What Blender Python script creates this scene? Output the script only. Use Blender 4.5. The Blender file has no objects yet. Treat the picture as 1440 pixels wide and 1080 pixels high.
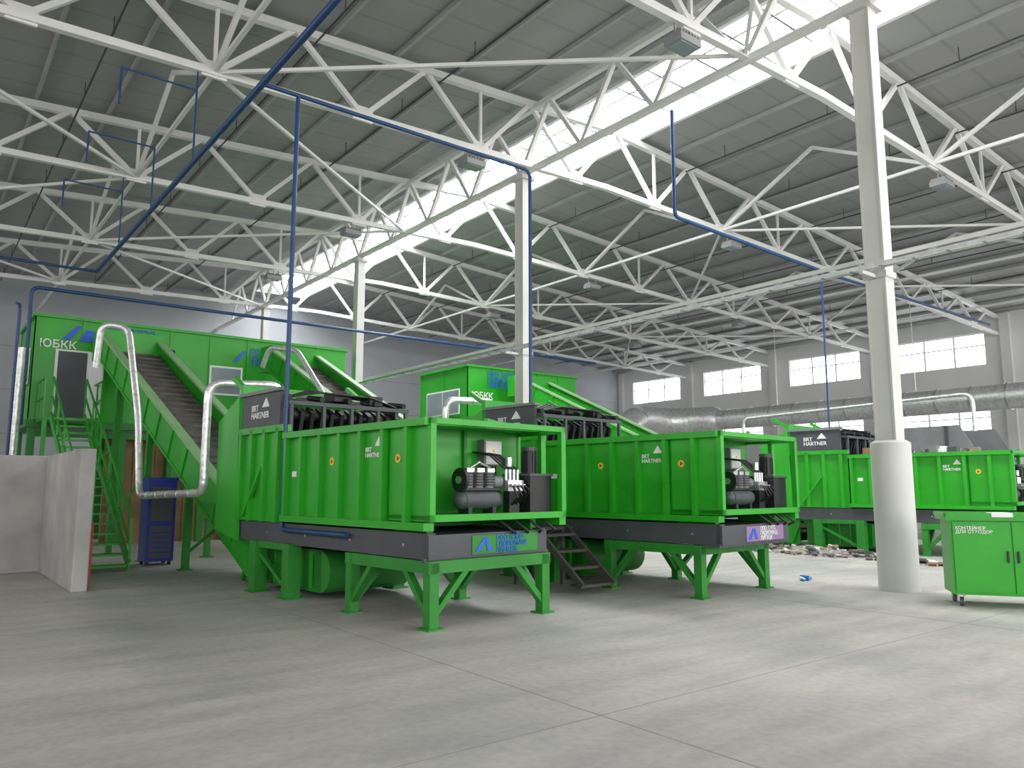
import bpy, math, random
from mathutils import Vector, Matrix
random.seed(4)
C=bpy.context; S=C.scene
try:
    S.view_settings.view_transform='Standard'
except Exception: pass

# ---------------------------------------------------------------- materials
def mat(name,col,rough=.5,metal=0,var=.12,scale=3.0,bump=0,bscale=20,emit=0,spec=.5):
    m=bpy.data.materials.new(name); m.use_nodes=True
    nt=m.node_tree; N=nt.nodes; L=nt.links
    b=N['Principled BSDF']
    b.inputs['Roughness'].default_value=rough; b.inputs['Metallic'].default_value=metal
    b.inputs['Specular IOR Level'].default_value=spec
    tc=N.new('ShaderNodeTexCoord')
    nz=N.new('ShaderNodeTexNoise'); nz.inputs['Scale'].default_value=scale; nz.inputs['Detail'].default_value=5
    L.new(tc.outputs['Object'],nz.inputs['Vector'])
    cr=N.new('ShaderNodeValToRGB')
    cr.color_ramp.elements[0].position=.3; cr.color_ramp.elements[1].position=.7
    cr.color_ramp.elements[0].color=[max(0,c*(1-var)) for c in col]+[1]
    cr.color_ramp.elements[1].color=[min(1,c*(1+var)) for c in col]+[1]
    L.new(nz.outputs['Fac'],cr.inputs['Fac']); L.new(cr.outputs['Color'],b.inputs['Base Color'])
    if bump:
        n2=N.new('ShaderNodeTexNoise'); n2.inputs['Scale'].default_value=bscale; L.new(tc.outputs['Object'],n2.inputs['Vector'])
        bp=N.new('ShaderNodeBump'); bp.inputs['Strength'].default_value=bump; bp.inputs['Distance'].default_value=.02
        L.new(n2.outputs['Fac'],bp.inputs['Height']); L.new(bp.outputs['Normal'],b.inputs['Normal'])
    return m
GREEN=mat('green_paint',(.024,.37,.019),.36,0,.10,1.5)
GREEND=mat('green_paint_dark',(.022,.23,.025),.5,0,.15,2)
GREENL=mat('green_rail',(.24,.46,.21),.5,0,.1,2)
GREY=mat('dark_grey_paint',(.07,.077,.09),.5,0,.12,2)
MGREY=mat('mid_grey_paint',(.2,.21,.22),.5,0,.12,2)
BLACK=mat('black_metal',(.015,.016,.018),.45,0,.2,4)
STEEL=mat('galvanised_steel',(.62,.63,.64),.32,.85,.15,6)
DSTEEL=mat('galvanised_steel_dull',(.30,.31,.32),.5,.4,.15,6)
FOIL=mat('aluminium_foil_cladding',(.80,.81,.82),.35,.65,.18,9,bump=.5,bscale=14)
WHITE=mat('white_steel_paint',(.74,.74,.73),.5,0,.06,1)
COLW=mat('column_paint',(.60,.60,.58),.6,0,.06,1)
BLUE=mat('blue_pipe_paint',(.012,.055,.17),.4,0,.1,3)
BLUEC=mat('blue_cabinet_paint',(.01,.035,.30),.4,0,.15,3)
SIGN=mat('sign_blue',(.02,.12,.62),.5,0,.05,1)
PINK=mat('sign_plate_lilac',(.30,.19,.36),.5,0,.05,1)
LETW=mat('lettering_white',(.85,.86,.85),.5,0,.02,1)
YEL=mat('warning_yellow',(.8,.62,.04),.5,0,.05,1)
RED=mat('red_paint',(.42,.02,.02),.5,0,.1,3)
BELT=mat('conveyor_belt_rubber',(.115,.108,.10),.8,0,.4,3,bump=.4)
BROWN=mat('brown_panel',(.30,.19,.09),.7,0,.3,2)
STEPM=mat('step_brown_metal',(.08,.075,.07),.6,0,.2,4)
CONC=mat('concrete_barrier',(.40,.39,.385),.9,0,.22,1.1,bump=.3)
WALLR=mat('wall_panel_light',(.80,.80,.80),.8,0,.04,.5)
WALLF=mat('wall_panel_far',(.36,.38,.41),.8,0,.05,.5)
TRASH=mat('mixed_waste',(.24,.22,.20),.9,0,.9,9,bump=1,bscale=12)
GLASSD=mat('dark_window_glass',(.25,.3,.33),.1,0,.1,1)
LAMP=mat('lamp_housing',(.25,.26,.26),.5,0,.1,1)
DUSTY=mat('dark_sprinkler_line',(.05,.055,.06),.6,0,.1,1)
PURL=mat('purlin_galvanised',(.36,.37,.37),.5,0,.1,1)
PLAST=mat('blue_plastic',(.05,.25,.6),.4,0,.1,5)
def glow(name,col,s):
    m=bpy.data.materials.new(name); m.use_nodes=True; nt=m.node_tree
    nt.nodes.clear(); o=nt.nodes.new('ShaderNodeOutputMaterial'); e=nt.nodes.new('ShaderNodeEmission')
    e.inputs[0].default_value=(*col,1); e.inputs[1].default_value=s
    nt.links.new(e.outputs[0],o.inputs[0]); return m
SKYG=glow('skylight_daylight_polycarbonate',(.99,.99,1),17)
WING=glow('window_daylight_glass',(.95,.98,1),5.0)
WINFILL=glow('window_daylight_glass_bright',(1,.98,.95),7.5)  # fill light: glow for windows added on walls out of view

# floor
def floor_mat():
    m=bpy.data.materials.new('concrete_floor'); m.use_nodes=True
    nt=m.node_tree;N=nt.nodes;L=nt.links;b=N['Principled BSDF']
    tc=N.new('ShaderNodeTexCoord')
    n1=N.new('ShaderNodeTexNoise');n1.inputs['Scale'].default_value=.38;n1.inputs['Detail'].default_value=9;n1.inputs['Roughness'].default_value=.66
    n2=N.new('ShaderNodeTexNoise');n2.inputs['Scale'].default_value=14;n2.inputs['Detail'].default_value=8
    mp=N.new('ShaderNodeMapping'); mp.inputs['Scale'].default_value=(.30,1.6,1); mp.inputs['Rotation'].default_value=(0,0,.62)
    n3=N.new('ShaderNodeTexNoise');n3.inputs['Scale'].default_value=1.9;n3.inputs['Detail'].default_value=8
    L.new(tc.outputs['Object'],n1.inputs['Vector']);L.new(tc.outputs['Object'],n2.inputs['Vector'])
    L.new(tc.outputs['Object'],mp.inputs['Vector']);L.new(mp.outputs['Vector'],n3.inputs['Vector'])
    cr=N.new('ShaderNodeValToRGB');cr.color_ramp.elements[0].position=.36;cr.color_ramp.elements[1].position=.62
    cr.color_ramp.elements[0].color=(.385,.38,.37,1);cr.color_ramp.elements[1].color=(.53,.50,.465,1)
    L.new(n1.outputs['Fac'],cr.inputs['Fac'])
    c2=N.new('ShaderNodeValToRGB');c2.color_ramp.elements[0].position=.35;c2.color_ramp.elements[1].position=.6
    c2.color_ramp.elements[0].color=(.88,.88,.88,1);c2.color_ramp.elements[1].color=(1,1,1,1)
    L.new(n2.outputs['Fac'],c2.inputs['Fac'])
    c3=N.new('ShaderNodeValToRGB');c3.color_ramp.elements[0].position=.36;c3.color_ramp.elements[1].position=.6
    c3.color_ramp.elements[0].color=(.84,.84,.85,1);c3.color_ramp.elements[1].color=(1,1,1,1)
    L.new(n3.outputs['Fac'],c3.inputs['Fac'])
    def mul(a,c):
        x=N.new('ShaderNodeMix');x.data_type='RGBA';x.blend_type='MULTIPLY';x.inputs[0].default_value=1
        L.new(a,x.inputs[6]);L.new(c,x.inputs[7]);return x.outputs[2]
    col=mul(mul(cr.outputs[0],c2.outputs[0]),c3.outputs[0])
    L.new(col,b.inputs['Base Color'])
    rr=N.new('ShaderNodeMapRange');rr.inputs[3].default_value=.42;rr.inputs[4].default_value=.7
    L.new(n1.outputs['Fac'],rr.inputs[0]);L.new(rr.outputs[0],b.inputs['Roughness'])
    bp=N.new('ShaderNodeBump');bp.inputs['Strength'].default_value=.1;bp.inputs['Distance'].default_value=.01
    L.new(n2.outputs['Fac'],bp.inputs['Height']);L.new(bp.outputs['Normal'],b.inputs['Normal'])
    return m
FLOOR=floor_mat()
JOINT=mat('floor_joint',(.27,.26,.25),.9,0,.2,3)
def roof_mat():
    m=bpy.data.materials.new('roof_sheet'); m.use_nodes=True
    nt=m.node_tree;N=nt.nodes;L=nt.links;b=N['Principled BSDF']
    tc=N.new('ShaderNodeTexCoord');sp=N.new('ShaderNodeSeparateXYZ');L.new(tc.outputs['Object'],sp.inputs[0])
    w=N.new('ShaderNodeMath');w.operation='PINGPONG';w.inputs[1].default_value=.5
    L.new(sp.outputs['Y'],w.inputs[0])
    cr=N.new('ShaderNodeValToRGB')
    cr.color_ramp.elements[0].position=0;cr.color_ramp.elements[0].color=(.26,.265,.262,1)
    cr.color_ramp.elements[1].position=.07;cr.color_ramp.elements[1].color=(.32,.325,.32,1)
    L.new(w.outputs[0],cr.inputs[0])
    L.new(cr.outputs[0],b.inputs['Base Color']);b.inputs['Roughness'].default_value=.5
    return m
ROOF=roof_mat()

# ---------------------------------------------------------------- mesh builder
class MB:
    def __init__(s): s.v=[];s.f=[];s.m=[];s.sm=[];s.mats=[]
    def mi(s,m):
        if m not in s.mats: s.mats.append(m)
        return s.mats.index(m)
    def add(s,vs,fs,m,smooth=False):
        o=len(s.v); s.v+=[Vector(p) for p in vs]; k=s.mi(m)
        for f in fs: s.f.append([i+o for i in f]); s.m.append(k); s.sm.append(smooth)
    def box(s,a,b,m):
        x0,y0,z0=[min(a[i],b[i]) for i in range(3)];x1,y1,z1=[max(a[i],b[i]) for i in range(3)]
        s.add([(x0,y0,z0),(x1,y0,z0),(x1,y1,z0),(x0,y1,z0),(x0,y0,z1),(x1,y0,z1),(x1,y1,z1),(x0,y1,z1)],
          [(0,3,2,1),(4,5,6,7),(0,1,5,4),(1,2,6,5),(2,3,7,6),(3,0,4,7)],m)
    def beam(s,p,q,w,h,m,up=(0,0,1)):
        p=Vector(p);q=Vector(q);d=(q-p).normalized();u=Vector(up)
        if abs(d.dot(u))>.98: u=Vector((0,1,0))
        r=d.cross(u).normalized();u=r.cross(d).normalized()
        r*=w/2;u*=h/2
        s.add([p-r-u,p+r-u,p+r+u,p-r+u,q-r-u,q+r-u,q+r+u,q-r+u],
          [(0,1,2,3),(7,6,5,4),(0,4,5,1),(1,5,6,2),(2,6,7,3),(3,7,4,0)],m)
    def cyl(s,p,q,r,m,n=12,r2=None,cap=True):
        p=Vector(p);q=Vector(q);d=(q-p).normalized();r2=r if r2 is None else r2
        u=Vector((0,0,1)) if abs(d.z)<.9 else Vector((1,0,0))
        a=d.cross(u).normalized();b=d.cross(a)
        A=[p+(a*math.cos(t)+b*math.sin(t))*r for t in [2*math.pi*i/n for i in range(n)]]
        B=[q+(a*math.cos(t)+b*math.sin(t))*r2 for t in [2*math.pi*i/n for i in range(n)]]
        s.add(A+B,[(i,(i+1)%n,n+(i+1)%n,n+i) for i in range(n)],m,True)
        if cap:
            s.add(A,[tuple(range(n))[::-1]],m); s.add(B,[tuple(range(n))],m)
    def sph(s,c,r,m,n=10,k=6):
        vs=[];fs=[];c=Vector(c)
        for j in range(k+1):
            ph=math.pi*j/k
            for i in range(n):
                t=2*math.pi*i/n; vs.append(c+Vector((math.sin(ph)*math.cos(t),math.sin(ph)*math.sin(t),math.cos(ph)))*r)
        for j in range(k):
            for i in range(n): fs.append((j*n+i,(j+1)*n+i,(j+1)*n+(i+1)%n,j*n+(i+1)%n))
        s.add(vs,fs,m,True)
    def pipe(s,pts,r,m,n=12,bend=None):
        P=[Vector(p) for p in pts]
        if bend:
            Q=[P[0]]
            for i in range(1,len(P)-1):
                a=(P[i-1]-P[i]);b=(P[i+1]-P[i]);bl=min(bend,a.length*.45,b.length*.45)
                p0=P[i]+a.normalized()*bl;p2=P[i]+b.normalized()*bl
                for k in range(6):
                    t=k/5; Q.append(p0*(1-t)**2+P[i]*2*t*(1-t)+p2*t*t)
            Q.append(P[-1]);P=Q
        for i in range(len(P)-1): s.cyl(P[i],P[i+1],r,m,n,cap=(i in(0,len(P)-2)))
        for p in P[1:-1]: s.sph(p,r*1.0,m,n,6)
    def prism(s,poly,vec,m):
        n=len(poly);A=[Vector(p) for p in poly];B=[p+Vector(vec) for p in A]
        s.add(A+B,[tuple(range(n))[::-1],tuple(range(n,2*n))]+[(i,(i+1)%n,n+(i+1)%n,n+i) for i in range(n)],m)
    def done(s,name,parent=None,bevel=0):
        me=bpy.data.meshes.new(name);me.from_pydata([tuple(v) for v in s.v],[],s.f)
        for m in s.mats: me.materials.append(m)
        me.polygons.foreach_set('material_index',s.m);me.polygons.foreach_set('use_smooth',s.sm)
        me.update()
        import bmesh
        bm=bmesh.new();bm.from_mesh(me);bmesh.ops.recalc_face_normals(bm,faces=bm.faces);bm.to_mesh(me);bm.free()
        o=bpy.data.objects.new(name,me);S.collection.objects.link(o)
        if parent: o.parent=parent
        if bevel:
            bv=o.modifiers.new('bevel','BEVEL');bv.width=bevel;bv.segments=1;bv.limit_method='ANGLE'
        return o
def empty(name,loc=(0,0,0),rz=0):
    e=bpy.data.objects.new(name,None);e.location=loc;e.rotation_euler=(0,0,rz);e.empty_display_size=.3
    S.collection.objects.link(e);return e
def text(body,name,loc,rot,size,m,parent,align='LEFT'):
    c=bpy.data.curves.new(name,'FONT');c.body=body;c.size=size;c.extrude=.003;c.align_x=align;c.space_line=.85;c.offset=size*.012
    c.materials.append(m);o=bpy.data.objects.new(name,c);o.location=loc;o.rotation_euler=[math.radians(a) for a in rot]
    S.collection.objects.link(o);o.parent=parent;return o

# ---------------------------------------------------------------- room
XL,XR,YN,YF=-12.0,43.0,-14.0,41.4
RX=15.1
def roofz(x): return 12.15-.0625*abs(x-RX)
b=MB();b.box((XL,YN,-.2),(XR,YF,0),FLOOR);b.done('floor')
b=MB()
for y in [-2,4.1,10.2,16.3,22.4]: b.box((XL+.1,y-.004,0),(XR-.1,y+.004,.0012),JOINT)
for x in [-2,4.0,10,16,22,28]: b.box((x-.006,YN+.1,0),(x+.006,YF-.1,.0012),JOINT)
b.done('trim_floor_joints')
SK0,SK1=13.75,16.5
b=MB()
for (x0,x1) in [(XL,SK0),(SK1,XR)]:
    z0,z1=roofz(x0),roofz(x1)
    b.add([(x0,YN,z0),(x1,YN,z1),(x1,YF,z1),(x0,YF,z0),(x0,YN,z0+.2),(x1,YN,z1+.2),(x1,YF,z1+.2),(x0,YF,z0+.2)],
      [(0,3,2,1),(4,5,6,7),(0,1,5,4),(1,2,6,5),(2,3,7,6),(3,0,4,7)],ROOF)
b.box((SK0,YF-1.2,12.05),(SK1,YF,12.2),ROOF);b.box((SK0,YN,12.05),(SK1,YN+1,12.2),ROOF)
b.done('ceiling')
b=MB()
x=XL+.8
while x<XR:
    if not(SK0-.1<x<SK1+.1):
        z=roofz(x)-.07; b.box((x-.035,YN+.05,z-.07),(x+.035,YF-.05,z+.06),PURL)
    x+=1.62
b.done('trim_roof_purlins')
# skylight
b=MB()
zs=12.35
b.add([(SK0,YN+1,zs),(SK1,YN+1,zs),(SK1,YF-1.2,zs),(SK0,YF-1.2,zs)],[(0,3,2,1)],SKYG)
b.done('window_skylight')
b=MB()
for xx in (SK0,SK1): b.box((xx-.06,YN+1,11.95),(xx+.06,YF-1.2,12.45),WHITE)
for xx in (SK0+.92,SK0+1.83): b.box((xx-.03,YN+1,12.22),(xx+.03,YF-1.2,12.33),DSTEEL)
y=YN+1
while y<YF-1.1:
    b.box((SK0,y-.03,12.2),(SK1,y+.03,12.33),DSTEEL); y+=1.105
b.done('trim_skylight_frame')

WY=[17.9+6.63*k for k in range(-4,4)]; WH=2.27
def side_wall(name,x0,x1,inx,m):
    b=MB();zt=roofz(x0)+.1
    for z0,z1 in [(0,4.36),(5.5,7.8),(9.5,zt)]: b.box((x0,YN,z0),(x1,YF,z1),m)
    ys=[YN]+[v for w in WY for v in (w-WH,w+WH)]+[YF]
    for z0,z1 in [(4.36,5.5),(7.8,9.5)]:
        for i in range(0,len(ys),2): b.box((x0,ys[i],z0),(x1,ys[i+1],z1),m)
    for w in WY: b.box((inx-.15,w+WH+.85,0),(inx+.15,w+WH+1.3,zt-.2),WHITE)
    b.done(name)
n=[0]
def windows(xg,inx,gm):
    for w in WY:
        for z0,z1 in [(4.36,5.5),(7.8,9.5)]:
            n[0]+=1;b=MB()
            b.add([(xg,w-WH,z0),(xg,w+WH,z0),(xg,w+WH,z1),(xg,w-WH,z1)],[(0,1,2,3)],gm)
            for k in range(4):
                yy=w-WH+k*(2*WH)/3; b.box((xg-.05+inx,yy-.04,z0),(xg+.05+inx,yy+.04,z1),WHITE)
            for z in (z0+.03,(z0+z1)/2+.2,z1-.03): b.box((xg-.04+inx,w-WH,z-.03),(xg+.04+inx,w+WH,z+.03),WHITE)
            b.done('window_%d'%n[0])
side_wall('wall_right',XR,XR+.3,XR-.1,WALLR); windows(XR+.2,-.08,WING)
side_wall('wall_left',XL-.3,XL,XL+.1,WALLR); windows(XL-.2,.08,WINFILL)  # glowing panes here are out of view, added to raise the ambient light
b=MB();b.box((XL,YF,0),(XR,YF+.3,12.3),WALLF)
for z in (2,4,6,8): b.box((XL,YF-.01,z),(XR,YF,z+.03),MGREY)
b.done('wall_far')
b=MB()
for z0,z1 in [(0,2.2),(5.2,6.8),(9.3,12.3)]: b.box((XL,YN-.3,z0),(XR,YN,z1),WALLR)
xs=[XL+i*(XR-XL)/8 for i in range(9)]
for z0,z1 in [(2.2,5.2),(6.8,9.3)]:
    for xx in xs: b.box((xx-.5,YN-.3,z0),(xx+.5,YN,z1),WALLR)
b.done('wall_rear')
for i in range(8):  # rear glowing panes, unseen behind the camera, added as fill for the machine fronts
    for z0,z1 in [(2.2,5.2),(6.8,9.3)]:
        n[0]+=1;b=MB();xa,xb=xs[i]+.5,xs[i+1]-.5
        b.add([(xa,YN-.2,z0),(xb,YN-.2,z0),(xb,YN-.2,z1),(xa,YN-.2,z1)],[(0,1,2,3)],WINFILL)
        for k in range(5): xx=xa+k*(xb-xa)/4; b.box((xx-.04,YN-.15,z0),(xx+.04,YN-.06,z1),WHITE)
        b.done('window_%d'%n[0])

# ---------------------------------------------------------------- trusses
TY=[8.3+6.63*k for k in range(-3,5)]
NB=[13.9+3.25*k for k in range(-7,9)]
def botz(x): return 10.1-.03*abs(x-RX)
def truss_builder():
    b=MB()
    for s0,s1 in [(XL+.15,RX),(RX,XR-.15)]:
        b.beam((s0,0,botz(s0)),(s1,0,botz(s1)),.15,.15,WHITE)
        b.beam((s0,0,roofz(s0)-.25),(s1,0,roofz(s1)-.25),.17,.17,WHITE)
    for i,x in enumerate(NB):
        for dx in (-1.62,1.62):
            xt=x+dx
            if XL+.2<xt<XR-.2: b.beam((x,0,botz(x)),(xt,0,roofz(xt)-.25),.11,.11,WHITE)
        b.box((x-.24,-.03,botz(x)-.12),(x+.24,.03,botz(x)+.22),WHITE)
        if i%2==0: b.beam((x,0,botz(x)),(x,0,roofz(x)-.25),.07,.07,WHITE)
    return b
b=truss_builder();t0=b.done('roof_truss');t0.location=(0,TY[0],0)
for y in TY[1:]:
    o=bpy.data.objects.new('roof_truss',t0.data);o.location=(0,y,0);S.collection.objects.link(o)
def longtruss(x,name,zb,zt):
    b=MB();ya,yb=YN+.1,YF-.1
    b.beam((x,ya,zb),(x,yb,zb),.14,.14,WHITE);b.beam((x,ya,zt),(x,yb,zt),.14,.14,WHITE)
    st=9.45/4;y=6.0-2*9.45
    while y<YF-st:
        if y>ya:
            b.beam((x,y,zb),(x,y+st/2,zt),.11,.11,WHITE);b.beam((x,y+st,zb),(x,y+st/2,zt),.11,.11,WHITE)
        y+=st
    b.done(name)
longtruss(12.4,'longitudinal_truss',9.96,11.65)
b=MB()
for x in (NB[0],4.15,20.4,30.15,36.65):
    b.beam((x,YN+.2,botz(x)+.02),(x,YF-.2,botz(x)+.02),.08,.08,WHITE)
for k in range(len(TY)-1):
    for (xa,xb) in [(-2.35,4.15),(4.15,12.3),(20.4,26.9),(30.15,36.65)]:
        if (k+int(xa))%2==0:
            b.beam((xa,TY[k],botz(xa)),(xb,TY[k+1],botz(xb)),.07,.07,WHITE)
        else:
            b.beam((xb,TY[k],botz(xb)),(xa,TY[k+1],botz(xa)),.07,.07,WHITE)
for k in range(len(TY)-1):
    for x in (-2.35,4.15,20.4,30.15):
        ym=(TY[k]+TY[k+1])/2
        b.beam((x,TY[k],botz(x)),(x,ym,roofz(x)-.2),.09,.09,WHITE);b.beam((x,TY[k+1],botz(x)),(x,ym,roofz(x)-.2),.09,.09,WHITE)
b.done('truss_bracing')
b=MB()
for x in (-4,-.7,2.6,6.2,9.4,18.6,22,25.4,28.8,32.2,36):
    z=roofz(x)-.45
    b.cyl((x,YN+.5,z),(x,YF-.3,z),.022,DUSTY,6)
    y=YN+1
    while y<YF-.5:
        b.cyl((x,y,z),(x,y,z+.35),.012,DUSTY,5);y+=3.3
b.done('sprinkler_pipe_network')

# ---------------------------------------------------------------- columns
CY=[6.0-9.45,6.0,15.4,24.9,34.35]
for i,y in enumerate(CY):
    b=MB();x=12.4
    b.cyl((x,y,0),(x,y,2.3),.30,COLW,28);b.cyl((x,y,2.3),(x,y,2.34),.30,COLW,28,.24)
    b.box((x-.14,y-.17,2.3),(x+.14,y-.14,9.75),COLW);b.box((x-.14,y+.14,2.3),(x+.14,y+.17,9.75),COLW)
    b.box((x-.11,y-.14,2.3),(x+.11,y+.14,9.75),COLW)
    b.box((x-.22,y-.25,9.75),(x+.22,y+.25,9.86),COLW)
    b.box((x-.17,y-.2,5.0),(x+.17,y+.2,5.1),COLW)
    b.box((x-.6,y-.03,5.0),(x-.14,y+.03,5.06),COLW)
    b.done('steel_column')
b=MB();xt=11.93
for z in (5.08,):
    for dx in (-.09,.09): b.box((xt+dx-.008,YN+.1,z),(xt+dx+.008,25.2,z+.06),STEEL)
    y=YN+.2
    while y<25: b.box((xt-.09,y,z),(xt+.09,y+.03,z+.015),DSTEEL);y+=.5
    for k in (0,1,3): b.cyl((xt-.06+.04*k,YN+.1,z+.03),(xt-.06+.04*k,25.1,z+.03),.010,LETW if k%2 else DUSTY,6)
b.done('cable_tray')
b=MB()
b.box((12.77,YN+.1,5.46),(12.81,34.3,5.53),WHITE)
b.done('conduit_rail')

# ---------------------------------------------------------------- blue pipes
b=MB()
zp=7.8
b.cyl((3.84,YN+.1,zp),(3.84,24.5,zp),.055,BLUE)
b.pipe([(3.84,11.2,zp),(9.2,11.2,zp),(9.2,11.2,3.0)],.035,BLUE,10,.15)
for y in (-5,1.7,8.3,14.93,21.56): b.cyl((3.84,y,zp),(3.84,y,9.7),.015,BLUE,6)
b.pipe([(12.95,10.7,10.05),(12.95,10.7,7.55),(19.4,10.7,7.35),(30,10.7,7.35)],.042,BLUE,10,.15)
for yy in (14.93,18.2,21.56):
    b.pipe([(3.84,yy,zp),(3.84,yy,9.3),(2.5,yy,9.3),(2.5,yy,8.6)],.02,BLUE,8)
b.pipe([(-6,24.5,zp),(3.84,24.5,zp),(3.84,23.7,zp)],.04,BLUE,8)
b.pipe([(2.2,23.6,3.2),(2.2,23.6,6.9),(4.5,23.6,6.9),(12.1,23.6,6.9),(23,23.6,6.9)],.05,BLUE,8,.2)
b.pipe([(1.9,22.8,0.05),(1.9,22.8,6.2),(1.9,23.6,6.4)],.04,BLUE,8,.1)
b.pipe([(4.42,11.2,zp-.02),(4.42,11.2,.98),(4.55,9.3,.98)],.035,BLUE,10,.1)
b.cyl((18.9,10.7,7.35),(18.9,10.7,1.1),.026,BLUE,8)
b.done('blue_compressed_air_pipe')

# ---------------------------------------------------------------- lamps
lb=MB()
lb.box((-.28,-.2,-.14),(.28,.2,0),LAMP);lb.box((-.24,-.16,-.16),(.24,.16,-.14),GLASSD)
for k in range(7): lb.box((-.24+.08*k-.01,-.18,0),(-.24+.08*k+.01,.18,.07),LAMP)
lb.beam((-.2,0,.02),(-.2,0,.27),.03,.03,LAMP);lb.beam((.2,0,.02),(.2,0,.27),.03,.03,LAMP)
first=None
for y in TY[2:7]:
    for x in (-2.3,10.4,20.9,30.5):
        if first is None: o=lb.done('high_bay_lamp');first=o
        else: o=bpy.data.objects.new('high_bay_lamp',first.data);S.collection.objects.link(o)
        o.location=(x,y,botz(x)-.35)

# ---------------------------------------------------------------- machine
def build_machine(M,sy=0.0,waste=False):
    e=empty('bag_opener_machine',M[0],M[1])
    b=MB();L=3.57;W=2.2;z0,z1=1.10,2.41;cg=.85
    b.box((0,cg,z0),(.05,L,z1),GREEN);b.box((W-.05,cg,z0),(W,L,z1),GREEN)
    b.box((0,cg,z0),(W,cg+.05,z1-.02),GREEN);b.box((0,cg,z0),(W,5.1,z0+.08),GREEN)
    b.box((0,.0,z0+.1),(.03,cg,z1-.05),GREEN)
    for y in [.42,.93,1.45,1.97,2.5,3.03,3.5]: b.box((-.085,y-.035,z0),(0,y+.035,z1),GREEN);b.box((W,y-.035,z0),(W+.085,y+.035,z1),GREEN)
    b.box((-.10,0,z1-.09),(.05,L,z1),GREEN);b.box((-.10,0,z0),(.05,L,z0+.09),GREEN)
    b.box((W-.05,0,z1-.09),(W+.07,L,z1),GREEN);b.box((W-.05,0,z0),(W+.07,L,z0+.1),GREEN)
    for x in (0,W):
        b.box((x-.04,-.04,z0+.1),(x+.04,.04,z1),GREEN)
    b.box((-.04,-.04,z1-.07),(W+.04,.04,z1),GREEN);b.box((-.04,-.04,z0+.1),(W+.04,.04,z0+.18),GREEN)
    b.box((0,0,z0+.12),(W,cg,z0+.17),GREEN);b.box((0,.35,z1-.05),(W,cg,z1-.02),GREEN)
    b.box((.3,cg-.06,z0+.15),(.38,cg,z1-.05),GREEN)
    b.box((1.15,cg-.05,z0+.15),(1.2,cg,z1-.05),GREEND)
    b.beam((W*.4,.05,z1+.02),(W,cg,z1+.02),.05,.05,GREEN)
    b.done('container_body',e)
    b=MB()
    b.box((-.03,L+.02,z0-.02),(.05,5.1,2.5),GREEN);b.box((W-.05,L,z0),(W+.03,5.1,2.5),GREEN)
    for y in (3.75,4.2,4.65,5.05): b.box((-.1,y-.04,z0-.02),(-.03,y+.04,2.5),GREEN)
    b.beam((-.09,4.85,1.15),(-.09,4.25,1.9),.05,.05,GREEN,(1,0,0))
    b.box((-.1,L,2.44),(.05,5.12,2.54),GREEN)
    b.box((-.06,5.1,.75),(W+.06,5.2,3.28),GREEN)
    b.box((-.06,3.75,2.53),(.02,5.1,3.10),GREY);b.box((-.1,3.7,3.07),(.05,5.15,3.12),MGREY)
    b.box((W-.02,3.95,2.45),(W+.05,5.1,3.0),GREY)
    for x in (0.0,W): b.beam((x,5.15,3.2),(x,5.6,3.45),.08,.08,GREEN)
    b.box((0,5.15,2.6),(W,5.75,3.0),GREEN)
    for x,v in ((-.1,.06),(W+.05,.06)):
        b.prism([(x,5.05,.75),(x,5.9,.9),(x,5.95,2.7),(x,5.15,3.1)],(v,0,0),GREEN)
    b.done('feed_hopper',e)
    b=MB()
    for y,z in ((3.9,2.72),(4.35,2.76),(4.75,2.80)):
        b.cyl((.05,y,z),(W-.05,y,z),.08,BLACK,14)
        for i in range(12):
            x=.12+i*.175
            b.prism([(x,y-.15,z+.04),(x,y+.05,z+.14),(x,y+.02,z-.30),(x,y-.07,z-.34)],(.06,0,0),BLACK)
    b.beam((0,3.6,2.88),(W,3.6,2.88),.06,.06,GREY);b.beam((0,4.9,3.06),(W,4.9,3.06),.08,.08,BLACK)
    for x in (.05,.6,1.1,1.6,W-.05):
        b.beam((x,3.6,2.88),(x,4.9,3.06),.05,.06,GREY);b.beam((x,3.6,2.40),(x,3.6,2.90),.05,.05,GREY)
        b.cyl((x,3.65,2.97),(x,4.1,3.03),.045,BLACK,10);b.cyl((x,4.1,3.03),(x,4.5,3.08),.022,STEEL,8)
    for k in range(5): b.pipe([(.1,3.65+.1*k,2.98),(.6,3.7+.1*k,3.08+.02*k),(1.5,3.65+.1*k,3.06),(2.1,3.75,2.93)],.014,BLACK,6)
    b.box((.9,3.8,2.98),(1.2,4.15,3.12),BLACK);b.box((1.5,3.7,2.95),(1.75,3.9,3.1),BLACK)
    b.done('opener_drum_mechanism',e)
    b=MB()
    b.box((-.02,.03,.77),(.1,5.15,1.07),GREY);b.box((1.8,.03,.77),(1.9,5.15,1.07),GREY)
    b.box((-.02,.0,.77),(1.9,.1,1.05),GREY);b.box((.1,.1,.9),(1.8,5.1,1.04),GREY)
    b.box((-.07,.02,.74),(1.95,.06,.79),GREY)
    for x in (.05,1.75): b.box((x,.15,1.05),(x+.1,.8,1.22),GREEND)
    for y in (.5,1.7,2.9,4.1): b.cyl((-.025,y,.92),(-.02,y,.92),.02,STEEL,8)
    b.done('chassis_frame',e)
    b=MB();w=.13;ys=(sy,sy+1.68);xs=(.02,1.82)
    for x in xs:
        for y in ys:
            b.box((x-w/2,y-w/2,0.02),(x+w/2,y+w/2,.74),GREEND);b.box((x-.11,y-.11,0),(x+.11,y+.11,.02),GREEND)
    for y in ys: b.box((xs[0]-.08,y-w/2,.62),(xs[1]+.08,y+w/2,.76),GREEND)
    for x in xs: b.box((x-w/2,ys[0],.62),(x+w/2,ys[1],.76),GREEND)
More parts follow.
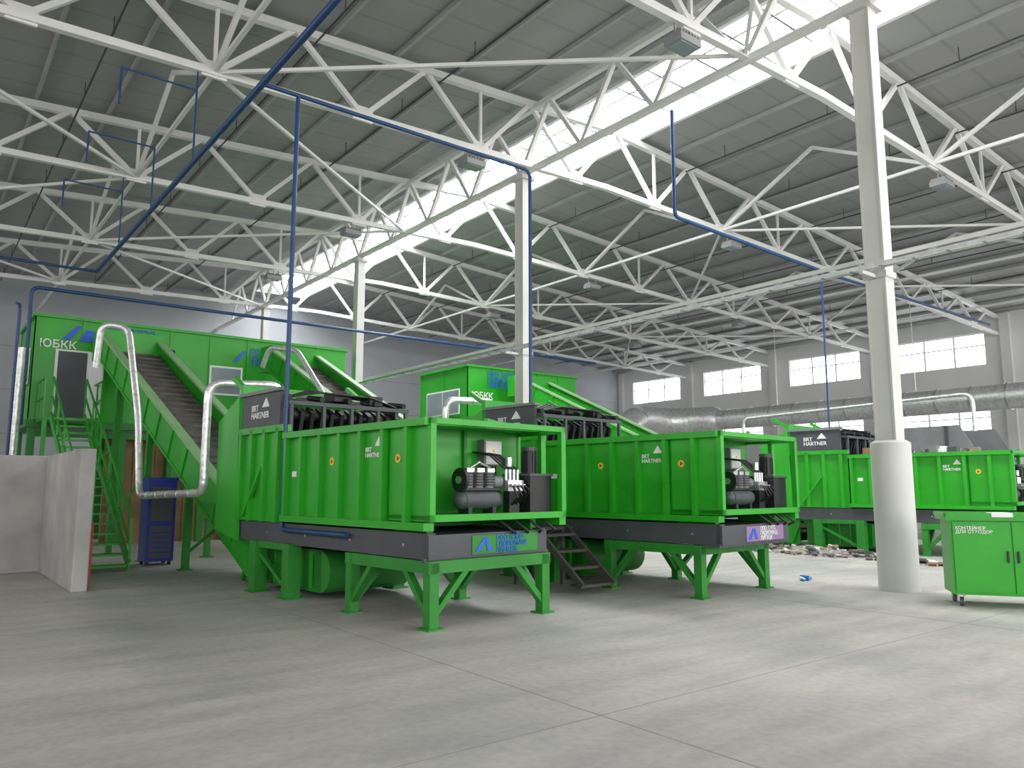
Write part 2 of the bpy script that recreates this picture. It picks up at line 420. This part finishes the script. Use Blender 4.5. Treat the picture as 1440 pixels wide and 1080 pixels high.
    for y in ys:
        for x,d in ((xs[0],1),(xs[1],-1)): b.beam((x,y,.12),(x+d*.52,y,.66),.07,.09,GREEND,(0,1,0))
    for x in xs:
        for y,d in ((ys[0],1),(ys[1],-1)): b.beam((x,y,.12),(x,y+d*.5,.66),.07,.09,GREEND,(1,0,0))
    b.done('table_stand',e)
    b=MB()
    for x in (.02,1.85):
        for y in (3.36,4.45):
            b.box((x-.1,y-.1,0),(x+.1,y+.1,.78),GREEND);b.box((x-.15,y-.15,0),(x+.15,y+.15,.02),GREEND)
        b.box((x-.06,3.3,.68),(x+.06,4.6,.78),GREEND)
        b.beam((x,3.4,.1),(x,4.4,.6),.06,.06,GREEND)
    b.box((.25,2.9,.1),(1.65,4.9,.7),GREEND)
    b.cyl((.25,2.95,.4),(1.65,2.95,.4),.3,GREEND,18)
    for i in range(6): b.box((.22,3.15+i*.28,.14),(.25,3.2+i*.28,.68),GREEN)
    b.done('rear_support_legs',e)
    b=MB();zf=z0+.17
    b.cyl((.72,.32,zf+.17),(1.25,.32,zf+.17),.12,GREY,18);b.sph((.72,.32,zf+.17),.115,GREY,14,8);b.sph((1.25,.32,zf+.17),.115,GREY,14,8)
    for x in (.78,1.18): b.box((x-.03,.22,zf),(x+.03,.42,zf+.08),BLACK)
    b.box((.7,.24,zf+.29),(1.28,.42,zf+.32),BLACK)
    for x in (.8,.97,1.14):
        b.cyl((x,.3,zf+.32),(x,.3,zf+.52),.07,MGREY,12)
        for k in range(5): b.cyl((x,.3,zf+.35+.035*k),(x,.3,zf+.365+.035*k),.095,BLACK,12)
        b.box((x-.06,.24,zf+.52),(x+.06,.36,zf+.57),STEEL)
    b.cyl((.66,.3,zf+.42),(.70,.3,zf+.42),.15,BLACK,18);b.cyl((.64,.3,zf+.42),(.66,.3,zf+.42),.05,STEEL,10)
    b.cyl((1.2,.35,zf+.4),(1.38,.35,zf+.4),.08,MGREY,14)
    b.pipe([(.8,.25,zf+.57),(.9,.2,zf+.64),(1.14,.25,zf+.57)],.015,STEEL,8)
    b.done('air_compressor',e)
    b=MB()
    b.box((1.72,.12,zf),(2.12,.62,zf+.48),BLACK);b.box((1.70,.1,zf+.48),(2.14,.64,zf+.51),GREY)
    b.cyl((1.93,.35,zf+.51),(1.93,.35,zf+.82),.1,BLACK,16);b.cyl((1.93,.35,zf+.82),(1.93,.35,zf+.87),.11,GREY,16)
    for k in range(10):
        t=k*.628; b.box((1.93+.1*math.cos(t)-.008,.35+.1*math.sin(t)-.008,zf+.54),(1.93+.1*math.cos(t)+.008,.35+.1*math.sin(t)+.008,zf+.8),BLACK)
    b.box((1.4,.2,zf+.28),(1.68,.36,zf+.42),STEEL);b.box((1.44,.22,zf),(1.62,.34,zf+.28),BLACK)
    for k in range(4):
        b.cyl((1.43+.07*k,.28,zf+.42),(1.43+.07*k,.28,zf+.56),.025,STEEL,10)
        b.cyl((1.43+.07*k,.14,zf+.35),(1.43+.07*k,.2,zf+.35),.022,STEEL,8)
        b.pipe([(1.43+.07*k,.14,zf+.35),(1.46+.07*k,.08,zf+.2+.03*k),(1.5+.07*k,.3,zf+.05)],.014,BLACK,7)
        b.pipe([(1.43+.07*k,.28,zf+.56),(1.3+.06*k,.45,zf+.75),(1.3+.06*k,.8,zf+.8)],.014,BLACK,7)
    b.cyl((1.5,.3,zf+.6),(1.5,.3,zf+.72),.05,STEEL,12)
    for k in range(4): b.pipe([(1.1+.25*k,.15,zf-.02),(1.25+.25*k,-.06,zf-.22),(1.5+.15*k,.1,zf-.3)],.018,BLACK,7)
    b.done('hydraulic_power_unit',e)
    b=MB()
    b.box((1.42,.70,zf+.62),(1.74,.85,zf+.97),MGREY);b.box((1.44,.685,zf+.64),(1.72,.70,zf+.95),WALLR)
    b.box((1.56,.68,zf+.8),(1.60,.686,zf+.84),YEL)
    for k in range(5): b.cyl((1.46+.06*k,.78,zf+.1),(1.46+.06*k,.78,zf+.62),.012,BLACK,6)
    b.done('control_box',e)
    b=MB()
    for y in (2.25,.67):
        b.cyl((-.008,y,1.95),(-.001,y,1.95),.055,YEL,18);b.cyl((-.011,y,1.95),(-.008,y,1.95),.038,RED,3)
    b.box((-.012,3.25,1.75),(-.001,3.38,1.83),LETW)
    b.prism([(-.012,1.18,2.12),(-.012,1.00,2.12),(-.012,1.09,2.24)],(.01,0,0),LETW)
    b.prism([(-.072,4.35,2.85),(-.072,4.1,2.85),(-.072,4.22,3.0)],(.01,0,0),LETW)
    b.box((.62,-.012,.80),(1.72,-.001,1.02),GREEND if sy==0 else PINK)
    b.prism([(.66,-.02,.83),(.74,-.02,.83),(.84,-.02,.99),(.8,-.02,.99)],(0,.01,0),SIGN)
    b.prism([(.86,-.02,.83),(.94,-.02,.83),(.86,-.02,.99),(.82,-.02,.99)],(0,.01,0),SIGN)
    b.done('logo_plates',e)
    text('BRT\nHARTNER','maker_lettering',(-.012,1.40,2.05),(90,0,-90),.085,LETW,e)
    text('BRT\nHARTNER','maker_lettering_hopper',(-.072,4.72,2.80),(90,0,-90),.14,LETW,e)
    text('ООО ЛЗПО\nГИДРОМАШ\nЛИПЕЦК','plate_lettering',(1.0,-.018,.955),(90,0,0),.085,SIGN if sy==0 else LETW,e)
    if waste:
        b=MB();random.seed(9)
        b.box((.06,.95,1.3),(W-.06,3.5,2.3),TRASH)
        for i in range(90):
            x=random.uniform(.2,W-.2);y=random.uniform(1.1,3.3);s=random.uniform(.06,.14);z=2.32+.2*random.random()
            b.box((x-s,y-s,z-.1),(x+s,y+s*.6,z+s*.6),random.choice([TRASH,GREY,LETW,BROWN,MGREY]))
        b.done('waste_mix',e)
    return e
RZ=math.radians(5)
O=[(4.78,7.64,0),(9.21,6.91,0),(19.1,6.6,0)]
sy=[0.0,.41,.2]
for i in range(3): build_machine((O[i],RZ),sy[i],i==2)

# ---------------------------------------------------------------- inclined conveyors
def conveyor(o,ytop,ztop):
    e=empty('inclined_conveyor',o,RZ)
    y0,z0=5.25,.35; sl=Vector((0,ytop-y0,ztop-z0)).normalized(); nn=Vector((0,-sl.z,sl.y))
    xa,xb=.35,1.75
    P0=Vector((0,y0,z0));P1=Vector((0,ytop,ztop))
    b=MB()
    for x in (xa,xb):
        X=Vector((x,0,0))
        pts=[X+P0-nn*.25,X+P1-nn*.25,X+P1+nn*.35,X+P0+nn*.5]
        b.prism(pts,(.05 if x==xb else -.05,0,0),GREEN)
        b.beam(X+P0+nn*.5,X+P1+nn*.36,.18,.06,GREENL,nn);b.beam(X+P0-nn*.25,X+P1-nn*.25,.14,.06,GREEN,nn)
        n_=12
        for k in range(n_+1):
            q=P0.lerp(P1,k/n_)+X+Vector((.06 if x==xb else -.06,0,0)); b.beam(q-nn*.25,q+nn*.36,.05,.05,GREEN,sl)
    b.box((xa,y0-.1,.08),(xa+.04,y0+.3,.95),GREEN);b.box((xb-.04,y0-.1,.08),(xb,y0+.3,.95),GREEN)
    b.prism([(xa,y0+.1,.1),(xa,y0+1.3,.65),(xa,y0+1.1,1.6),(xa,y0,1.4)],(-.06,0,0),GREEN)
    b.add([Vector((xa,0,0))+P0-nn*.22,Vector((xb,0,0))+P0-nn*.22,Vector((xb,0,0))+P1-nn*.22,Vector((xa,0,0))+P1-nn*.22],[(0,1,2,3)],GREEND)
    b.done('side_frames',e)
    b=MB()
    pts=[Vector((xa+.02,0,0))+P0,Vector((xb-.02,0,0))+P0,Vector((xb-.02,0,0))+P1,Vector((xa+.02,0,0))+P1]
    b.prism(pts,nn*.04,BELT)
    for k in range(34):
        q=P0.lerp(P1,(k+.5)/34)+nn*.055; b.beam(q+Vector((xa+.05,0,0)),q+Vector((xb-.05,0,0)),.03,.04,BELT)
    b.cyl((xa+.03,ytop,ztop),(xb-.03,ytop,ztop),.16,BLACK,16)
    b.done('belt',e)
    b=MB()
    for f in (.3,.55,.8):
        q=P0.lerp(P1,f)-nn*.25
        for x in (xa,xb):
            b.box((x-.06,q.y-.06,0),(x+.06,q.y+.06,q.z),GREEND);b.box((x-.12,q.y-.12,0),(x+.12,q.y+.12,.02),GREEND)
        b.beam((xa,q.y,.3),(xb,q.y,q.z-.2),.05,.05,GREEND)
        b.beam((xa,q.y,q.z-.12),(xb,q.y,q.z-.12),.08,.08,GREEND)
    b.beam((xa-.02,P0.y+.4,.05),(xa-.02,P0.y-.1,1.0),.07,.07,GREEND)
    b.done('support_legs',e)
    b=MB()
    b.box((xa-.08,ytop-.35,ztop-.35),(xb+.08,ytop+.45,ztop+.42),GREEN)
    b.cyl((xb+.08,ytop,ztop),(xb+.5,ytop,ztop),.13,BLUEC,14)
    b.done('drive_head',e)
conveyor(O[0],15.2,5.35);conveyor(O[1],15.4,5.35);conveyor(O[2],16.2,5.4)

def foilpipe(o,pts):
    e=empty('insulated_extraction_pipe',o,RZ);b=MB();b.pipe(pts,.07,FOIL,12,.25)
    for i in range(len(pts)-1):
        p,q=Vector(pts[i]),Vector(pts[i+1]);k=int((q-p).length/.5)
        for j in range(1,k): c=p.lerp(q,j/k);d=(q-p).normalized();b.cyl(c-d*.015,c+d*.015,.077,STEEL,12)
    b.done('pipe_run',e)
foilpipe(O[0],[(1.1,6.1,2.6),(1.1,6.1,3.48),(-.25,6.1,3.40),(-.25,6.1,1.5),(-.25,9.4,1.43),(-.2,9.9,3.0),(-.25,10.8,5.1),(-.75,11.0,5.15),(-.75,11.2,4.2)])
foilpipe(O[1],[(1.1,6.1,2.6),(1.1,6.1,3.4),(-.25,6.1,3.35),(-.25,6.1,1.5),(-.25,9.4,1.43),(-.2,10.1,3.0),(-.25,12.5,5.2),(-.5,13.6,5.4),(-.5,14.0,4.9)])

# ---------------------------------------------------------------- sorting cabins
def cabin(x0,x1,y0,y1,z0,z1,wins,name='sorting_cabin'):
    e=empty(name,(x0,y0,0));W=x1-x0;D=y1-y0
    b=MB();b.box((0,0,z0),(W,D,z1),GREEN);b.box((-.08,-.08,z1),(W+.08,D+.08,z1+.08),GREEN)
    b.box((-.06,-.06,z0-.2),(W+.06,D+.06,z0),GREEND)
    x=0
    while x<=W: b.box((x-.03,-.03,z0),(x+.03,0,z1),GREEN);x+=1.15
    for y in (0,D/2,D): b.box((-.03,y-.03,z0),(0,y+.03,z1),GREEN)
    b.done('cabin_body',e)
    b=MB()
    b.box((-.04,.5,z0+1.0),(-.02,D-.5,z0+2.0),LETW);b.box((-.05,.56,z0+1.06),(-.035,D/2-.03,z0+1.94),GLASSD);b.box((-.05,D/2+.03,z0+1.06),(-.035,D-.56,z0+1.94),GLASSD)
    for (a,c) in wins: b.box((a,-.05,z0+1.0),(c,-.03,z0+1.9),LETW);b.box((a+.06,-.06,z0+1.06),(c-.06,-.045,z0+1.84),GLASSD)
    b.done('cabin_windows',e)
    b=MB();xs=[.1+i*(W-.2)/4 for i in range(5)]
    for x in xs:
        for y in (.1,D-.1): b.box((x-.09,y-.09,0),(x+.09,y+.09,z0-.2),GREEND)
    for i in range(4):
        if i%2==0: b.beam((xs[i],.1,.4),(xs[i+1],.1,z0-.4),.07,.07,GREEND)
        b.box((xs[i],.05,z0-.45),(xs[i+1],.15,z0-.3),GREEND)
    b.done('cabin_legs',e)
    return e
c1=cabin(2.4,11.5,24.0,27.2,3.4,6.2,[(4.6,5.6),(7.0,8.4)])
b=MB()
b.box((.5,-.07,3.4),(1.35,-.03,5.35),LETW);b.box((.57,-.075,3.42),(1.28,-.06,5.3),GREY)
b.beam((1.35,-.05,4.4),(1.6,-.6,4.4),.04,1.85,LETW)
b.prism([(.62,-.05,5.62),(.82,-.05,5.62),(1.1,-.05,6.05),(.98,-.05,6.05)],(0,.02,0),SIGN)
b.prism([(1.05,-.05,5.62),(1.4,-.05,5.62),(1.4,-.05,5.95),(1.2,-.05,5.95)],(0,.02,0),SIGN)
b.prism([(5.3,-.05,5.5),(5.45,-.05,5.5),(5.7,-.05,5.85),(5.6,-.05,5.85)],(0,.02,0),SIGN)
b.done('door_and_logo',c1)
text('ООО ЛЗПО\nГИДРОМАШ\nЛИПЕЦК','sign_lettering',(1.55,-.06,5.93),(90,0,0),.27,SIGN,c1)
text('ЮБКК','cabin_lettering',(.1,-.06,5.38),(90,0,0),.30,LETW,c1)
text('ООО ЛЗПО\nГИДРОМАШ\nЛИПЕЦК','sign_lettering_small',(5.8,-.06,5.8),(90,0,0),.22,SIGN,c1)
c2=cabin(16.6,22.2,24.0,27.4,3.4,6.2,[(3,4)])
text('ООО ЛЗПО\nГИДРОМАШ\nЛИПЕЦК','sign_lettering',(.9,-.06,5.9),(90,0,0),.26,SIGN,c2)
text('ЮБКК','cabin_lettering',(.15,-.06,5.0),(90,0,0),.34,LETW,c2)

b=MB()
for i in range(4):
    x=4.4+i*1.75
    b.box((x,24.6,0),(x+1.6,24.7,3.0),BROWN);b.box((x+1.62,24.3,0),(x+1.7,26.6,3.0),GREEND)
    for k in range(5): b.box((x+.15+.3*k,24.56,0),(x+.2+.3*k,24.6,3.0),BROWN)
b.done('storage_bay_partitions')

# ---------------------------------------------------------------- stairs
def stairs(name,x0,x1,ya,za,yb,zb,n,m,rail=True):
    e=empty(name,((x0+x1)/2,ya,0));w=(x1-x0)
    b=MB();Y=lambda t:(yb-ya)*t;Z=lambda t:za+(zb-za)*t
    for i in range(n):
        t=(i+.5)/n;b.box((-w/2,Y(t)-.13,Z(t)-.02),(w/2,Y(t)+.13,Z(t)+.02),m)
    for x in (-w/2,w/2): b.beam((x,0,za+.0),(x,yb-ya,max(zb,.12)),.05,.2 if rail else .1,m)
    b.done('treads_and_stringers',e)
    if rail:
        b=MB()
        for x in (-w/2,w/2):
            for h in (.5,1.0): b.beam((x,0,za+h),(x,yb-ya,zb+h),.04,.04,m)
            for k in range(6): t=k/5;b.beam((x,Y(t),Z(t)),(x,Y(t),Z(t)+1.0),.04,.04,m)
        b.done('handrails',e)
    return e
e=stairs('steel_staircase',2.75,3.5,22.6,3.4,16.5,0,18,GREEN)
b=MB();b.box((-.55,0,3.3),(.75,1.3,3.38),GREEN)
for x in (-.5,.7):
    b.box((x-.05,.05,0),(x+.05,.15,3.3),GREEN)
for h in (.5,1.0):
    b.beam((-.55,0,3.38+h),(-.55,1.3,3.38+h),.04,.04,GREEN);b.beam((.75,0,3.38+h),(.75,1.3,3.38+h),.04,.04,GREEN)
for x in (-.55,.75):
    for y in (0,.65,1.25): b.beam((x,y,3.38),(x,y,4.38),.04,.04,GREEN)
b.done('top_landing',e)
e2=stairs('access_steps',8.1,8.75,9.75,.95,8.65,0,4,STEPM,False)
b=MB();b.box((-.35,0,.9),(.35,.6,.95),STEPM)
for x in (-.3,.3):
    b.box((x-.03,.5,0),(x+.03,.56,.9),STEPM);b.box((x-.03,.02,0),(x+.03,.08,.9),STEPM);b.beam((x,.06,.9),(x,.53,.1),.04,.04,STEPM)
b.done('step_platform',e2)

# ---------------------------------------------------------------- concrete barrier etc
b=MB()
b.box((2.1,13.6,0),(2.32,17.3,2.2),CONC);b.box((-6,17.32,0),(2.32,17.55,2.2),CONC)
b.done('concrete_barrier_wall',bevel=.015)
b=MB();b.box((2.35,14.0,.15),(2.42,14.2,1.0),RED);b.box((2.34,13.99,1.0),(2.43,14.21,1.04),RED)
for y in (14.02,14.14): b.box((2.37,y,0),(2.41,y+.04,.15),RED)
b.done('red_fire_cabinet')
b=MB();cx,cy=3.95,17.25
b.box((cx,cy,.08),(cx+.55,cy+.6,1.75),BLUEC)
for x in (cx+.03,cx+.46):
    for y in (cy+.04,cy+.5): b.box((x,y,0),(x+.06,y+.06,.08),BLACK)
b.box((cx-.02,cy-.02,1.72),(cx+.57,cy+.62,1.8),BLUEC);b.box((cx+.06,cy-.015,.9),(cx+.49,cy,1.6),GREY);b.box((cx+.06,cy-.015,.15),(cx+.49,cy,.8),GREY)
for k in range(5): b.box((cx+.1,cy-.02,.25+.1*k),(cx+.45,cy-.014,.28+.1*k),BLUEC)
b.done('electrical_cabinet')

# ---------------------------------------------------------------- wheeled cabinet on right
cam_r=Vector((.788,-.616,0));cam_f=Vector((.616,.788,0))
fd=(cam_r*.946-cam_f*.326).normalized();ang=math.atan2(fd.y,fd.x)
e=empty('wheeled_tool_cabinet',(11.32,4.74,0),ang)
b=MB();W,D=1.45,.65
b.box((0,0,.16),(W,D,1.17),GREEN);b.box((-.06,-.05,1.15),(W+.06,D+.05,1.2),GREEN)
b.box((-.07,-.06,1.2),(W+.07,-.03,1.25),GREEN);b.box((-.07,D+.03,1.2),(W+.07,D+.06,1.25),GREEN);b.box((-.07,-.06,1.2),(-.04,D+.06,1.25),GREEN)
b.box((.03,-.02,.2),(W/2-.01,0,1.13),GREEN);b.box((W/2+.01,-.02,.2),(W-.03,0,1.13),GREEN)
for x in (W/2-.06,W/2+.06): b.box((x-.01,-.05,.6),(x+.01,-.02,.75),BLACK)
b.box((.5,-.065,1.2),(.75,.25,1.256),LETW)
b.done('cabinet_body',e)
b=MB()
for x in (.1,W-.1):
    for y in (.1,D-.1):
        b.cyl((x-.02,y,.06),(x+.02,y,.06),.06,GREY,16);b.box((x-.035,y-.03,.06),(x-.025,y+.03,.16),STEEL);b.box((x+.025,y-.03,.06),(x+.035,y+.03,.16),STEEL);b.box((x-.05,y-.05,.145),(x+.05,y+.05,.165),STEEL)
b.done('castors',e)
text('КОНТЕЙНЕР\nДЛЯ ОТХОДОВ','cabinet_lettering',(.06,-.025,1.03),(90,0,0),.06,LETW,e)

# ---------------------------------------------------------------- ventilation duct
b=MB();x=33.4;z=5.1
b.cyl((x,YN+1,z),(x,25.5,z),.5,FOIL,24)
y=YN+2
while y<25.5: b.cyl((x,y-.03,z),(x,y+.03,z),.54,STEEL,24);y+=1.3
pts=[]
for k in range(9):
    t=k/8*math.pi/2; pts.append(Vector((x-2.2*(1-math.cos(t)),25.5+2.2*math.sin(t),z)))
for k in range(8): b.cyl(pts[k],pts[k+1],.75,FOIL,24); b.sph(pts[k],.75,FOIL,24,12)
b.cyl(pts[8],pts[8]+Vector((-1.2,0,0)),.75,FOIL,24)
b.cyl(pts[8]+Vector((-1.2,0,0)),pts[8]+Vector((-3.2,0,-1.2)),.75,FOIL,24)
b.cyl(pts[8]+Vector((-3.2,0,-1.2)),pts[8]+Vector((-3.2,0,-5.1)),.6,FOIL,24)
for y in TY:
    if y<25.5: b.cyl((x,y,z+.5),(x,y,9.42),.02,STEEL,6)
b.done('ventilation_duct')
b=MB();b.cyl((2.05,23.4,0),(2.05,23.4,5.2),.12,FOIL,14)
for k in range(9): b.cyl((2.05,23.4,.5+.5*k),(2.05,23.4,.54+.5*k),.13,STEEL,14)
b.done('vertical_extraction_duct')

e=empty('waste_receiving_hopper',(24,9.0,0),0)
b=MB()
b.prism([(0,0,2.3),(0,8.2,2.3),(0,8.2,3.4),(0,.6,3.4)],(.08,0,0),MGREY)
b.prism([(2.6,0,2.3),(2.6,8.2,2.3),(2.6,8.2,3.4),(2.6,.6,3.4)],(.08,0,0),MGREY)
b.box((0,8.1,2.3),(2.68,8.2,3.4),MGREY);b.box((0,0,2.2),(2.68,8.2,2.35),MGREY)
for k in range(6): b.box((-.05,.9+1.4*k,2.3),(0,.98+1.4*k,3.4),GREY)
b.box((0,0,.9),(2.68,8.2,2.2),GREEN)
for k in range(9): b.box((-.06,.1+k,.9),(0,.2+k,2.2),GREEN)
for x in (.1,2.5):
    for y in (.3,4,7.9): b.box((x-.08,y-.08,0),(x+.08,y+.08,.9),GREEND)
b.done('hopper_body',e)
b=MB();b.pipe([(.1,.2,3.2),(.1,.2,4.3),(.1,8.0,4.1),(.1,8.0,3.3)],.06,FOIL,10,.3);b.done('hopper_pipe',e)
def heap(name,loc,sx,sy_,h,nn=70,seed=1,ms=None):
    random.seed(seed);e=MB()
    for i in range(nn):
        a=random.random()*6.28;r=math.sqrt(random.random());x=r*math.cos(a)*sx;y=r*math.sin(a)*sy_
        s=random.uniform(.03,.09);zz=max(0,h*(1-r))*random.random()
        m=random.choice(ms or [TRASH,TRASH,TRASH,GREY,LETW,BROWN,STEPM])
        q=Matrix.Rotation(random.random()*3,3,'Z')@Matrix.Rotation(random.random()*.5,3,'X')
        vs=[q@Vector(((i_&1)*s*2-s,((i_>>1)&1)*s*1.4-s*.7,((i_>>2)&1)*s*.6)) for i_ in range(8)]
        mn=min(v.z for v in vs); vs=[v+Vector((x,y,zz-mn)) for v in vs]
        e.add(vs,[(0,2,3,1),(4,5,7,6),(0,1,5,4),(1,3,7,5),(3,2,6,7),(2,0,4,6)],m)
    R=16;vs=[(0,0,h*.7)];fs=[]
    for i in range(R):
        t=i/R*6.283;vs.append((math.cos(t)*sx*.9*random.uniform(.8,1),math.sin(t)*sy_*.9*random.uniform(.8,1),0))
    for i in range(R): fs.append((0,1+i,1+(i+1)%R))
    fs.append(tuple(range(R,0,-1)))
    e.add(vs,fs,(ms or [TRASH])[0])
    o=e.done(name);o.location=loc
heap('waste_heap',(17.6,10.6,0),.8,2.0,.28,130,3)
heap('waste_heap',(16.9,7.9,0),.4,.9,.08,40,5)
heap('crumpled_plastic_bag',(12.35,7.6,0),.12,.08,.05,5,7,[PLAST,PLAST,LETW])

# ---------------------------------------------------------------- world / camera
w=bpy.data.worlds.new('w');S.world=w;w.use_nodes=True
w.node_tree.nodes['Background'].inputs[0].default_value=(.8,.9,1,1);w.node_tree.nodes['Background'].inputs[1].default_value=1
cd=bpy.data.cameras.new('camera');cd.lens=27;cd.sensor_width=36;cd.clip_end=300
co=bpy.data.objects.new('camera',cd);S.collection.objects.link(co)
co.location=(0,0,1.6);co.rotation_euler=(math.radians(90+7.65),0,math.radians(-38))
S.camera=co
